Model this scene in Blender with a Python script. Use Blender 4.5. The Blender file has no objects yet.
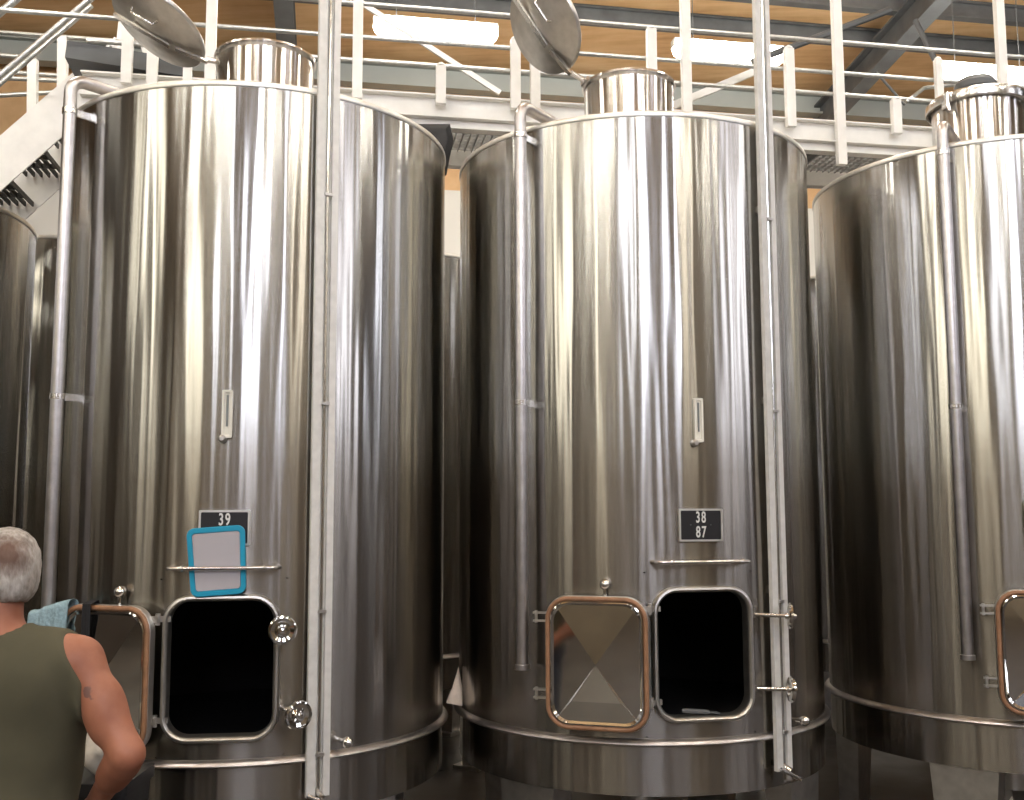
import bpy, math, random
import numpy as np
from math import sin, cos, tan, radians, degrees, pi, sqrt, atan2
from mathutils import Vector, Matrix

SC = bpy.context.scene
COL = SC.collection
random.seed(4)
ZC = 1.75                      # camera height
F_PX, PITCH, ROLL = 1030.6, 0.1059, -0.0031

# ------------------------------------------------------------------ survey helpers
def ray(x, y):
    u = (x-512)/F_PX; v = -(y-400)/F_PX
    u, v = cos(ROLL)*u-sin(ROLL)*v, sin(ROLL)*u+cos(ROLL)*v
    return Vector((u, cos(PITCH)-v*sin(PITCH), sin(PITCH)+v*cos(PITCH)))
def at(x, y, Y):
    d = ray(x, y); p = d*(Y/d.y); return Vector((p.x, p.y, p.z+ZC))
BU = Vector((cos(radians(10)), sin(radians(10)), 0))    # the building's long direction
BV = Vector((-sin(radians(10)), cos(radians(10)), 0))   # across
def B(u, v, z): return BU*u + BV*v + Vector((0, 0, z))
def toB(p): return (p.dot(BU), p.dot(BV), p.z)

# ------------------------------------------------------------------ materials
def nodes(name):
    m = bpy.data.materials.new(name); m.use_nodes = True
    nt = m.node_tree; b = nt.nodes['Principled BSDF']
    return m, nt, b
def N(nt, t, **kw):
    n = nt.nodes.new(t)
    for k, v in kw.items():
        if k in n.inputs.keys(): n.inputs[k].default_value = v
        else: setattr(n, k, v)
    return n
def coords(nt, scale, kind='Object'):
    tc = N(nt, 'ShaderNodeTexCoord'); mp = N(nt, 'ShaderNodeMapping')
    mp.inputs['Scale'].default_value = scale
    nt.links.new(tc.outputs[kind], mp.inputs[0]); return mp.outputs[0]
def noise(nt, vec, scale=1, detail=3, rough=.5):
    n = N(nt, 'ShaderNodeTexNoise', Scale=scale, Detail=detail, Roughness=rough)
    nt.links.new(vec, n.inputs['Vector']); return n.outputs['Fac']
def ramp(nt, fac, stops):
    r = N(nt, 'ShaderNodeValToRGB'); e = r.color_ramp.elements
    while len(e) < len(stops): e.new(.5)
    for i, (p, c) in enumerate(stops):
        e[i].position = p; e[i].color = (*c, 1) if len(c) == 3 else c
    nt.links.new(fac, r.inputs[0]); return r.outputs[0]
def mapr(nt, fac, a, b, c, d):
    r = N(nt, 'ShaderNodeMapRange'); r.clamp = True
    for i, v in enumerate((a, b, c, d)): r.inputs[i+1].default_value = v
    nt.links.new(fac, r.inputs[0]); return r.outputs[0]
def bump(nt, b, fac, strength, dist=.01):
    n = N(nt, 'ShaderNodeBump', Strength=strength, Distance=dist)
    nt.links.new(fac, n.inputs['Height']); nt.links.new(n.outputs[0], b.inputs['Normal']); return n
def plain(name, col, rough=.5, metal=0., nscale=None, namt=.12, bumpamt=0., emit=None, es=0, spec=None):
    m, nt, b = nodes(name)
    b.inputs['Base Color'].default_value = (*col, 1); b.inputs['Roughness'].default_value = rough
    b.inputs['Metallic'].default_value = metal
    if nscale:
        f = noise(nt, coords(nt, (1, 1, 1)), nscale, 4)
        c = ramp(nt, f, [(.3, tuple(x*(1-namt) for x in col)), (.7, tuple(min(1, x*(1+namt)) for x in col))])
        nt.links.new(c, b.inputs['Base Color'])
        if bumpamt: bump(nt, b, f, bumpamt)
    if emit:
        b.inputs['Emission Color'].default_value = (*emit, 1); b.inputs['Emission Strength'].default_value = es
    if spec is not None: b.inputs['Specular IOR Level'].default_value = spec
    return m

def steel_shell():
    m, nt, b = nodes('brushed_shell')
    b.inputs['Metallic'].default_value = 1
    tg = N(nt, 'ShaderNodeTangent', direction_type='RADIAL', axis='Z')
    nt.links.new(tg.outputs[0], b.inputs['Tangent'])
    b.inputs['Anisotropic'].default_value = ANI
    b.inputs['Anisotropic Rotation'].default_value = ANR
    # slow bulges that run up the wall, and fine grain
    oi = N(nt, 'ShaderNodeObjectInfo')
    tc = N(nt, 'ShaderNodeTexCoord'); mp = N(nt, 'ShaderNodeMapping'); mp.inputs['Scale'].default_value = (5, 5, .22)
    ml = N(nt, 'ShaderNodeMath', operation='MULTIPLY'); ml.inputs[1].default_value = 40
    nt.links.new(oi.outputs['Random'], ml.inputs[0]); cb = N(nt, 'ShaderNodeCombineXYZ')
    nt.links.new(ml.outputs[0], cb.inputs[0]); nt.links.new(cb.outputs[0], mp.inputs['Location'])
    nt.links.new(tc.outputs['Object'], mp.inputs[0])
    f1 = noise(nt, mp.outputs[0], 1.6, 2)
    f2 = noise(nt, coords(nt, (50, 50, .7)), 1, 3)
    bp = N(nt, 'ShaderNodeBump', Strength=.42, Distance=.022); nt.links.new(f1, bp.inputs['Height'])
    bp2 = N(nt, 'ShaderNodeBump', Strength=.02, Distance=.003); nt.links.new(f2, bp2.inputs['Height'])
    nt.links.new(bp.outputs[0], bp2.inputs['Normal']); nt.links.new(bp2.outputs[0], b.inputs['Normal'])
    # condensation film, its tint also painting in weaker light lower down, with a ragged upper line below 2 m
    sx = N(nt, 'ShaderNodeSeparateXYZ'); nt.links.new(tc.outputs['Object'], sx.inputs[0])
    fr = noise(nt, coords(nt, (3, 3, 1.4)), 1, 5, .6)
    ad = N(nt, 'ShaderNodeMath', operation='MULTIPLY_ADD'); ad.inputs[1].default_value = -.42
    nt.links.new(fr, ad.inputs[0]); nt.links.new(sx.outputs[2], ad.inputs[2])
    wet_shade = mapr(nt, ad.outputs[0], 1.66, 1.92, 1, 0)
    rr = mapr(nt, f2, .3, .7, .205, .23)
    mr = N(nt, 'ShaderNodeMath', operation='MULTIPLY_ADD'); mr.inputs[1].default_value = .03
    nt.links.new(wet_shade, mr.inputs[0]); nt.links.new(rr, mr.inputs[2]); nt.links.new(mr.outputs[0], b.inputs['Roughness'])
    grime = noise(nt, coords(nt, (9, 9, .4)), 1, 3, .5)
    c1 = ramp(nt, grime, [(.25, (.37, .355, .325)), (.6, (.51, .50, .475)), (.8, (.57, .56, .54))])
    mx = N(nt, 'ShaderNodeMix', data_type='RGBA', blend_type='MULTIPLY')
    nt.links.new(mapr(nt, wet_shade, 0, 1, 0, 1), mx.inputs[0])
    nt.links.new(c1, mx.inputs[6]); mx.inputs[7].default_value = (.74, .71, .68, 1)
    nt.links.new(mx.outputs[2], b.inputs['Base Color'])
    return m
ANI, ANR = .90, 0.25

M = {}
M['shell'] = steel_shell()
M['steel'] = plain('polished_steel', (.68, .66, .63), .22, 1, 30, .08)
M['steel_satin'] = plain('satin_steel', (.56, .54, .51), .38, 1, 18, .12)
M['rim'] = plain('bright_rim_steel', (.74, .72, .68), .42, 1, 30, .05)
M['pipe'] = plain('dull_pipe_steel', (.52, .50, .50), .33, 1, 18, .12)
M['mirror'] = plain('mirror_steel', (.72, .71, .68), .07, 1, 9, .06, .02)
M['neck'] = plain('bright_neck_steel', (.68, .66, .63), .22, 1, 9, .05)
_nt = M['neck'].node_tree; _tg = N(_nt, 'ShaderNodeTangent', direction_type='RADIAL', axis='Z')
_nt.links.new(_tg.outputs[0], _nt.nodes['Principled BSDF'].inputs['Tangent']); _nt.nodes['Principled BSDF'].inputs['Anisotropic'].default_value = 1; _nt.nodes['Principled BSDF'].inputs['Anisotropic Rotation'].default_value = .25
M['shade_lining'] = plain('interior_shade_lining', (.012, .010, .011), .75, 0, 8, .3)  # near-black tone painted in for the unlit tank interior
M['galv'] = plain('galvanised_paint', (.70, .69, .66), .45, .15, 25, .08)
M['galv_white'] = plain('white_painted_steel', (.80, .79, .76), .45, 0, 12, .05)
M['rail'] = plain('galvanised_pipe', (.52, .53, .52), .35, .8, 40, .12)
M['dark_steel'] = plain('grey_painted_girder', (.10, .105, .11), .55, 0, 5, .2)
M['grate'] = plain('walkway_grating', (.34, .34, .33), .55, .4, 30, .2)
M['tread'] = plain('dark_stair_grating', (.05, .048, .045), .6, .3, 30, .2)
M['gasket'] = plain('orange_silicone_gasket', (.29, .15, .08), .5, 0, 25, .2)
M['black'] = plain('black_plate', (.012, .012, .014), .4)
M['white_ink'] = plain('white_digits', (.70, .70, .68), .6)
M['alu'] = plain('aluminium_frame', (.72, .72, .70), .35, .8)
M['ivory'] = plain('ivory_enamel', (.78, .76, .68), .4)
M['glassdark'] = plain('sight_glass', (.25, .27, .27), .1, .0)
M['blue'] = plain('turquoise_plastic', (.015, .30, .48), .35)
M['slate'] = plain('grey_board_face', (.42, .40, .43), .55, 0, 6, .04)
M['fluo'] = plain('fluorescent_diffuser', (1, 1, 1), .3, 0, emit=(1, .95, .85), es=64)
M['housing'] = plain('lamp_housing', (.8, .8, .78), .5)
M['skin'] = None
M['shirt'] = plain('olive_cotton', (.080, .074, .044), .9, 0, 7, .12)
M['denim'] = plain('dark_trousers', (.03, .033, .045), .9, 0, 60, .2)
M['boot'] = plain('black_boot', (.02, .018, .016), .6)
M['towel'] = plain('light_blue_terry', (.29, .42, .48), .95, 0, 70, .2, .5)
M['strap'] = plain('black_webbing', (.012, .012, .015), .8, 0, 120, .3)
M['cream'] = plain('pale_cream', (.70, .60, .50), .9, 0, 30, .1)
M['whitecloth'] = plain('white_cloth', (.62, .58, .52), .9, 0, 30, .1)
M['rubber'] = plain('black_tarpaulin', (.015, .015, .017), .7)

def wood_mat():
    m, nt, b = nodes('orange_plywood')
    v = coords(nt, (1, 1, 1)); f = noise(nt, v, .7, 5, .6); g = noise(nt, coords(nt, (.8, 7, 1)), 1.2, 5, .6)
    mm = N(nt, 'ShaderNodeMath', operation='MULTIPLY_ADD'); mm.inputs[1].default_value = .5
    nt.links.new(g, mm.inputs[0]); h = N(nt, 'ShaderNodeMath', operation='MULTIPLY'); h.inputs[1].default_value = .5
    nt.links.new(f, h.inputs[0]); nt.links.new(h.outputs[0], mm.inputs[2])
    c = ramp(nt, mm.outputs[0], [(.32, (.50, .27, .115)), (.5, (.70, .44, .22)), (.66, (.80, .55, .31))])
    nt.links.new(c, b.inputs['Base Color']); b.inputs['Roughness'].default_value = .6
    return m
M['wood'] = wood_mat()
def floor_mat():
    m, nt, b = nodes('damp_concrete')
    f = noise(nt, coords(nt, (1, 1, 1)), 1.1, 6, .6)
    nt.links.new(ramp(nt, f, [(.3, (.03, .025, .021)), (.7, (.075, .062, .052))]), b.inputs['Base Color'])
    nt.links.new(mapr(nt, f, .3, .7, .25, .6), b.inputs['Roughness'])
    return m
M['floor'] = floor_mat()
M['wallwhite'] = plain('white_cladding', (.72, .70, .65), .7, 0, 1.2, .05)
M['walldark'] = plain('brown_cladding', (.06, .046, .035), .8, 0, 1.2, .15)
M['eave'] = plain('grey_green_eave_girder', (.34, .36, .34), .6, 0, 2, .06)
M['daylight'] = plain('daylit_translucent_sheet', (.8, .8, .8), .5, 0, emit=(.86, .89, 1.0), es=8)
M['daylight_warm'] = plain('daylit_translucent_sheet_warm', (.8, .8, .8), .5, 0, emit=(1.0, .93, .76), es=5.5)
M['daylight_mid'] = plain('daylit_weak_sheet', (.8, .8, .8), .5, 0, emit=(.90, .90, 1.0), es=4.5)  # emission lowered for fainter streaks on the tanks
M['daylight_strong'] = plain('daylit_clear_sheet', (.8, .8, .8), .5, 0, emit=(.80, .84, 1.0), es=13)
M['daylight_dim'] = plain('daylit_weak_warm_sheet', (.8, .8, .8), .5, 0, emit=(1.0, .88, .68), es=3)  # weak warm glow chosen for a mild streak on the tanks
M['backwall'] = plain('tan_cladding', (.24, .20, .15), .8, 0, 1.2, .15)
M['panel_cream'] = plain('cream_panel', (.70, .62, .46), .8)

# ------------------------------------------------------------------ mesh builder
class MB:
    def __init__(s): s.v = []; s.f = []; s.m = []
    def add(s, vs, fs, mi=0):
        o = len(s.v); s.v += [Vector(p) for p in vs]; s.f += [tuple(i+o for i in f) for f in fs]; s.m += [mi]*len(fs); return s
    def box(s, c, size, fr=None, mi=0):
        c = Vector(c); x, y, z = [a/2 for a in size]
        vs = [Vector((i*x, j*y, k*z)) for i in (-1, 1) for j in (-1, 1) for k in (-1, 1)]
        fr = fr or Matrix.Identity(3)
        return s.add([c+fr@p for p in vs], [(0, 1, 3, 2), (4, 6, 7, 5), (0, 4, 5, 1), (2, 3, 7, 6), (0, 2, 6, 4), (1, 5, 7, 3)], mi)
    def bar(s, a, b, w, h, up=(0, 0, 1), mi=0):      # rectangular bar from a to b; h along up
        a, b = Vector(a), Vector(b); d = (b-a); L = d.length; d.normalize()
        up = Vector(up); sd = d.cross(up)
        if sd.length < 1e-4: sd = d.cross(Vector((0, 1, 0)))
        sd.normalize(); up = sd.cross(d)
        fr = Matrix((sd, d, up)).transposed()
        return s.box((a+b)/2, (w, L, h), fr, mi)
    def loft(s, rings, closed=True, caps=True, mi=0, wrap=False):
        n = len(rings[0]); vs = [p for r in rings for p in r]; fs = []
        K = len(rings) if wrap else len(rings)-1
        for i in range(K):
            i2 = (i+1) % len(rings)
            for j in range(n if closed else n-1):
                k = (j+1) % n
                fs.append((i*n+j, i*n+k, i2*n+k, i2*n+j))
        if caps and not wrap and closed:
            fs.append(tuple(reversed(range(n)))); fs.append(tuple(range((len(rings)-1)*n, len(rings)*n)))
        return s.add(vs, fs, mi)
    def tube(s, path, r, n=14, caps=True, mi=0, flat=1.0, wrap=False):
        P = [Vector(p) for p in path]; rs = r if isinstance(r, (list, tuple)) else [r]*len(P)
        rings = []; prev = None
        for i, p in enumerate(P):
            if wrap: t = P[(i+1) % len(P)]-P[i-1]
            else: t = P[min(i+1, len(P)-1)]-P[max(i-1, 0)]
            t.normalize()
            if prev is None:
                a = Vector((0, 0, 1)) if abs(t.z) < .9 else Vector((0, 1, 0))
                x = (a-t*a.dot(t)).normalized()
            else: x = (prev-t*prev.dot(t)).normalized()
            prev = x; y = t.cross(x)
            rings.append([p+(x*cos(q)*flat+y*sin(q))*rs[i] for q in [2*pi*k/n for k in range(n)]])
        return s.loft(rings, True, caps, mi, wrap)
    def lathe(s, prof, n=48, o=(0, 0, 0), axis=(0, 0, 1), caps=False, mi=0):
        ax = Vector(axis).normalized(); a = Vector((1, 0, 0)) if abs(ax.x) < .9 else Vector((0, 1, 0))
        x = (a-ax*a.dot(ax)).normalized(); y = ax.cross(x); o = Vector(o)
        rings = [[o+ax*z+(x*cos(q)+y*sin(q))*max(r, 1e-4) for q in [2*pi*k/n for k in range(n)]] for r, z in prof]
        return s.loft(rings, True, caps, mi)
    def build(s, name, mats, parent=None, inv=None, smooth=True, ang=35):
        me = bpy.data.meshes.new(name)
        vs = [inv@p for p in s.v] if inv else s.v
        me.from_pydata([tuple(p) for p in vs], [], s.f)
        for m in (mats if isinstance(mats, (list, tuple)) else [mats]): me.materials.append(m)
        me.polygons.foreach_set('material_index', s.m)
        import bmesh
        bm = bmesh.new(); bm.from_mesh(me); bmesh.ops.recalc_face_normals(bm, faces=bm.faces); bm.to_mesh(me); bm.free()
        if smooth:
            me.polygons.foreach_set('use_smooth', [True]*len(me.polygons)); me.set_sharp_from_angle(angle=radians(ang))
        me.update()
        o = bpy.data.objects.new(name, me); COL.objects.link(o)
        if parent: o.parent = parent
        return o

def tag(o, label, cat, group=None, kind=None):
    o['label'] = label
    if cat: o['category'] = cat
    if group: o['group'] = group
    if kind: o['kind'] = kind
    return o
def empty(name, loc=(0, 0, 0), rz=0):
    o = bpy.data.objects.new(name, None); COL.objects.link(o); o.location = loc; o.rotation_euler = (0, 0, rz)
    o.empty_display_size = .1; return o
def struct(o): o['kind'] = 'structure'; return o
def copy_tree(o, parent=None, skip=()):
    c = o.copy(); COL.objects.link(c); c.parent = parent
    for ch in list(o.children):
        if ch.name.split('.')[0] in skip: continue
        copy_tree(ch, c, skip)
    return c

def pol(r, a, z): a = radians(a); return Vector((r*sin(a), -r*cos(a), z))
class Frame:                          # tangent plane at angle a: u right, w outward, z up
    def __init__(s, a, d=0):
        a = radians(a); s.R = Vector((cos(a), sin(a), 0)); s.O = Vector((sin(a), -cos(a), 0)); s.d = d
        s.m = Matrix((s.R, s.O, Vector((0, 0, 1)))).transposed()
    def __call__(s, u, w, z): return s.R*u+s.O*(s.d+w)+Vector((0, 0, z))
def rrect(w, h, r, n=8):
    pts = []
    for cx, cz, a0 in ((w/2-r, h/2-r, 0), (-w/2+r, h/2-r, 90), (-w/2+r, -h/2+r, 180), (w/2-r, -h/2+r, 270)):
        for k in range(n+1):
            a = radians(a0+90*k/n); pts.append((cx+r*cos(a), cz+r*sin(a)))
    return pts
def text_mesh(txt, size, name, mat, parent, fr, u, w, z, sx=1.0, track=1.0):
    c = bpy.data.curves.new(name, 'FONT'); c.body = txt; c.size = size; c.align_x = 'CENTER'; c.align_y = 'CENTER'
    c.extrude = .0008; c.offset = .0012; c.space_character = track
    t = bpy.data.objects.new(name, c); COL.objects.link(t)
    dg = bpy.context.evaluated_depsgraph_get(); me = bpy.data.meshes.new_from_object(t.evaluated_get(dg))
    bpy.data.objects.remove(t)
    for v in me.vertices:
        x, y, zz = v.co; v.co = fr(u+x*sx, w+zz, z+y)
    me.materials.clear(); me.materials.append(mat); me.name = name
    o = bpy.data.objects.new(name, me); COL.objects.link(o); o.parent = parent; return o

# ------------------------------------------------------------------ the tanks
R = .90
Z_RIM, Z_FL = 3.508, .786
HW, HH, HR, HZ = .405, .518, .085, 1.145
def shell_mesh(name, r, z0, z1, hole, mat, inner=False):
    NA = 180; st = 360/NA
    verts = []; faces = []
    aw = 16                                     # patch half angle (deg), multiple of st
    zl, zh = HZ-.34, HZ+.34
    zs = [z0, (z0+zl)/2, zl] if hole else [z0]
    zs2 = [zh] + [zh+(z1-zh)*k/6 for k in range(1, 7)] if hole else [z0+(z1-z0)*k/8 for k in range(1, 9)]
    def V(a, z): verts.append(pol(r, a, z)); return len(verts)-1
    def grid(a0, n, zz):
        g = [[V(a0+st*j, z) for j in range(n+1)] for z in zz]
        for i in range(len(zz)-1):
            for j in range(n): faces.append((g[i][j], g[i][j+1], g[i+1][j+1], g[i+1][j]))
    if hole:
        grid(aw, int((360-2*aw)/st), zs+zs2)
        grid(-aw, int(2*aw/st), zs); grid(-aw, int(2*aw/st), zs2)
        inn = rrect(HW, HH, HR, 10)
        # resample outer rectangle with one point per contour point, using rays from the centre
        angs = []
        hwid = aw
        outer = []
        for u, z in inn:
            a = degrees(math.asin(u/r)); dz = z
            k = min(hwid/abs(a) if abs(a) > 1e-6 else 1e9, .34/abs(dz) if abs(dz) > 1e-6 else 1e9)
            outer.append((a*k, dz*k))
        # densify: insert points between
        def dens(L, n=4):
            out = []
            for i in range(len(L)):
                p, q = L[i], L[(i+1) % len(L)]
                for k in range(n): out.append((p[0]+(q[0]-p[0])*k/n, p[1]+(q[1]-p[1])*k/n))
            return out
        inn_a = dens([(degrees(math.asin(u/r)), z) for u, z in inn]); out_a = dens(outer)
        # corners of the outer rectangle
        for cx in (-1, 1):
            for cz in (-1, 1):
                b = min(range(len(out_a)), key=lambda i: (out_a[i][0]/hwid-cx)**2+(out_a[i][1]/.34-cz)**2)
                out_a[b] = (cx*hwid, cz*.34)
        rings = []
        for t in (0, .12, .3, .6, 1):
            rings.append([V(p[0]*(1-t)+q[0]*t, HZ+p[1]*(1-t)+q[1]*t) for p, q in zip(inn_a, out_a)])
        n = len(inn_a)
        for i in range(4):
            for j in range(n): faces.append((rings[i][j], rings[i][(j+1) % n], rings[i+1][(j+1) % n], rings[i+1][j]))
    else: grid(0, NA, zs+zs2)
    me = bpy.data.meshes.new(name); me.from_pydata([tuple(p) for p in verts], [], faces)
    import bmesh
    bm = bmesh.new(); bm.from_mesh(me); bmesh.ops.remove_doubles(bm, verts=bm.verts, dist=1e-5)
    for f in bm.faces:
        c = f.calc_center_median()
        if (f.normal.x*c.x+f.normal.y*c.y) < 0: f.normal_flip()
        f.smooth = True
    bm.to_mesh(me); bm.free()
    me.normals_split_custom_set_from_vertices([Vector((v.co.x, v.co.y, 0)).normalized() for v in me.vertices])
    me.materials.append(mat)
    return me
SHELL = shell_mesh('shell', R, Z_FL-.02, Z_RIM, True, M['shell'])
SHADE_LINING = shell_mesh('shade_lining', R-.012, Z_FL-.02, Z_RIM-.01, True, M['shade_lining'])  # dark inner sheet in place of the shade inside the tank
SKIRT = shell_mesh('skirt', R-.004, .565, Z_FL, False, M['shell'])

def link(name, me, parent):
    o = bpy.data.objects.new(name, me); COL.objects.link(o); o.parent = parent; return o

def handwheel(T, pa, pz, direc, L=.165):
    p0 = pol(.915, pa, pz); d = Vector(direc).normalized(); p1 = p0+d*L
    m = MB(); m.tube([p0-d*.01, p1+d*.012], .0085, 10); m.lathe([(.0, -.012), (.017, -.012), (.017, .012), (0, .012)], 12, p0, (0, 0, 1))
    for k in range(5): m.lathe([(.0088, 0), (.0102, .003), (.0088, .006)], 10, p0+d*(L*.35+k*.013), d)
    b = m.build('swing_bolt', M['steel'], T)
    w = MB(); w.lathe([(.0, .014), (.015, .014), (.017, .006), (.030, -.006), (.043, -.002), (.048, .006), (.053, .004), (.055, -.004), (.050, -.012), (.040, -.014), (.028, -.014), (.016, -.004), (.014, -.024), (0, -.024)], 30, p1, d)
    w.lathe([(0, .024), (.010, .022), (.011, .012)], 12, p1, d)
    w.build('hand_wheel', M['mirror'], b)

def make_tank(loc, yaw, wheels, lid, label):
    T = empty('wine_tank', loc, radians(yaw))
    tag(T, label, 'tank', 'tall steel wine tanks')
    link('shell', SHELL, T); ln = link('shade_lining', SHADE_LINING, T); link('skirt', SKIRT, T)
    m = MB(); m.lathe([(R-.013, Z_FL-.018), (.5, Z_FL-.05), (0, Z_FL-.10)], 64); m.build('sump_floor', M['shade_lining'], ln)
    # rolled rim
    m = MB(); m.lathe([(R-.004, Z_RIM-.026), (R+.003, Z_RIM-.024), (R+.005, Z_RIM-.018), (R+.0045, Z_RIM-.004), (R+.001, Z_RIM+.001), (R-.012, Z_RIM+.003)], 128)
    m.build('top_rim', M['rim'], T)
    m = MB(); m.lathe([(R-.012, Z_RIM+.003), (.6, Z_RIM+.035), (.24, Z_RIM+.075)], 96); m.lathe([(R-.02, Z_RIM-.02), (.24, Z_RIM+.06)], 64)
    m.build('roof', M['steel_satin'], T)
    # neck
    NT = 4.0
    m = MB(); m.lathe([(.30, Z_RIM+.066), (.245, Z_RIM+.085), (.238, Z_RIM+.10), (.238, NT-.03), (.246, NT-.024), (.250, NT-.012), (.246, NT), (.236, NT), (.232, NT-.02), (.232, Z_RIM+.08)], 64)
    m.build('neck', M['neck'], T)
    # flange drip ring
    m = MB(); m.lathe([(R-.002, Z_FL+.014), (R+.010, Z_FL+.010), (R+.022, Z_FL+.001), (R+.026, Z_FL-.007), (R+.022, Z_FL-.013), (R+.008, Z_FL-.012), (R-.006, Z_FL-.010)], 128)
    m.build('drip_ring', M['pipe'], T)
    m = MB(); m.lathe([(R-.006, .565), (.55, .50), (.12, .42), (.09, .40), (.09, .30), (0, .30)], 64); m.build('cone_bottom', M['steel_satin'], T)
    for a in (-52, 40, 133, 223):
        fr = Frame(a, .80); g = MB()
        w0, w1 = .16, .11
        g.loft([[fr(-w0, .07, .66), fr(w0, .07, .66), fr(w0, -.06, .66), fr(-w0, -.06, .66)], [fr(-w1, .07, .02), fr(w1, .07, .02), fr(w1, -.03, .02), fr(-w1, -.03, .02)]])
        L = g.build('leg', M['steel_satin'], T)
        g = MB(); g.box(fr(0, .01, .012), (.28, .20, .024), fr.m); g.build('foot_plate', M['steel_satin'], L)
    # manway frame
    fr = Frame(0, 0)
    def loop(w, h, r, d): return [fr(u, d, HZ+z) for u, z in rrect(w, h, r, 10)]
    m = MB(); e = .001
    prof = [(-.004, .858), (-.004, .910), (.000, .922), (.008, .928), (.016, .926), (.021, .916), (.021, .900), (.015, .893), (.010, .885), (.010, .858)]
    m.loft([loop(HW+2*o-e, HH+2*o-e, HR+o, d) for o, d in prof], True, False, 0, True)
    F_ = m.build('manway_frame', M['steel_satin'], T)
    # raised pad around the manway
    # hinge
    for zz in (HZ+.19, HZ-.19):
        g = MB(); g.tube([fr(-HW/2-.035, .925, zz-.022), fr(-HW/2-.035, .925, zz+.022)], .010, 12)
        g.box(fr(-HW/2-.012, .913, zz), (.05, .018, .022), fr.m)
        g.box(fr(-HW/2-.055, .93, zz), (.05, .008, .026), Frame(-20).m)
        g.build('hinge', M['steel_satin'], T)
    # open door, swung right round
    da = -27.8; fd = Frame(da, .0)
    DW, DH, DR, DD = .440, .550, .10, .955; DZ = HZ-.034
    D = MB()
    def dl(w, h, r, d): return [fd(u, d, DZ+z) for u, z in rrect(w, h, r, 10)]
    D.loft([dl(DW, DH, DR, DD-.016), dl(DW+.004, DH+.004, DR, DD-.004), dl(DW, DH, DR, DD+.012), dl(DW-.012, DH-.012, DR-.006, DD+.016), dl(DW-.030, DH-.030, DR-.015, DD+.012), dl(DW-.036, DH-.036, DR-.018, DD+.0)], True, True)
    door = D.build('manway_door', M['steel_satin'], T)
    G = MB(); G.tube([fd(u, DD+.015, DZ+z) for u, z in rrect(DW-.022, DH-.022, DR-.011, 10)], .010, 10, False, 0, 1, True)
    G.build('gasket', M['gasket'], door)
    # pressed pyramid panel, mirror bright
    PM = MB(); s1 = (DW-.075, DH-.075, DR-.03)
    rings = [dl(DW-.040, DH-.040, DR-.02, DD+.004), dl(DW-.046, DH-.046, DR-.022, DD+.022), dl(DW-.056, DH-.056, DR-.026, DD+.024), dl(*s1, DD+.016)]
    PM.loft(rings, True, False)
    base = rings[-1]; n = len(base); q = 11
    def seg(i): return base[i*q:(i+1)*q]
    corner = [base[i*q+5] for i in range(4)]    # corner midpoints: tr, tl, bl, br
    ap = fd(0, DD+.036, DZ-.005)
    for i in range(4):
        j = (i+1) % 4
        pts = base[i*q+5:(i+1)*q]+base[j*q:j*q+6]
        if i == 2:   # bottom side carries the extra folded band
            a, b_ = base[2*q+5], base[3*q+5]
            k = .52
            a2 = a*(1-k)+ap*k; b2 = b_*(1-k)+ap*k
            a2 = Vector(fd(-.105, DD+.034, DZ-.155)); b2 = Vector(fd(.105, DD+.034, DZ-.155))
            PM.add(pts+[b2, a2], [tuple(range(len(pts)))+(len(pts), len(pts)+1)])
            PM.add([a2, b2, ap], [(0, 1, 2)]); PM.add([a, a2, ap], [(0, 1, 2)]); PM.add([b_, b2, ap], [(0, 1, 2)])
        else: PM.add(pts+[ap], [tuple(range(len(pts)+1))])
    pn = PM.build('pressed_panel', M['mirror'], door, ang=8)
    for zz in (HZ+.15, HZ-.17):
        g = MB()
        for dz in (-.017, .017): g.box(fd(-DW/2-.026, DD-.006, zz+dz), (.062, .022, .008), fd.m)
        g.tube([fd(-DW/2-.045, DD-.006, zz-.026), fd(-DW/2-.045, DD-.006, zz+.026)], .007, 8)
        g.build('clamp_lug', M['steel_satin'], door)
    g = MB(); c = fd(.032, DD-.03, DZ+DH/2+.048); g.tube([fd(.032, DD-.03, DZ+DH/2-.02), c], .008, 10)
    g.lathe([(0.001, -.024), (.012, -.021), (.021, -.011), (.024, 0), (.021, .011), (.012, .021), (.001, .024)], 20, c, (0, 0, 1))
    g.build('ball_knob', M['mirror'], door)
    # wheels on swing bolts
    for (pa, pz, dr) in wheels: handwheel(T, pa, pz, dr)
    # towel bar above the manway
    g = MB(); zb = 1.528; L = .385/2
    g.tube([fr(-L-.02, .885, zb), fr(-L-.012, .935, zb), fr(-L, .950, zb), fr(-L+.04, .953, zb), fr(0, .953, zb), fr(L-.04, .953, zb), fr(L, .950, zb), fr(L+.012, .935, zb), fr(L+.02, .875, zb)], .0085, 12)
    for sgn in (-1, 1): g.lathe([(.011, 0), (.013, .004), (.013, .010), (.009, .014)], 14, fr(sgn*(L-.035), .953, zb), (1, 0, 0))
    g.build('rail_bar', M['steel'], T)
    # number plate
    P = MB(); zp = 1.682; pw, ph = .186, .128
    P.box(fr(0, .905, zp), (pw, .012, ph), fr.m); pl = P.build('number_plate', M['black'], T)
    Fm = MB(); Fm.loft([[fr(u, d, zp+z) for u, z in rrect(w, h, .004, 2)] for w, h, d in ((pw+.010, ph+.010, .900), (pw+.010, ph+.010, .914), (pw-.006, ph-.006, .914), (pw-.006, ph-.006, .900))], True, False, 0, True)
    Fm.build('plate_frame', M['alu'], pl)
    # thermometer
    g = MB(); zt = 2.13; tw = .040
    g.loft([[fr(u, d, zt+z) for u, z in rrect(w, h, .006, 2)] for w, h, d in ((tw, .19, .898), (tw, .19, .918), (tw-.016, .172, .918), (tw-.020, .168, .910))], True, True)
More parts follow.
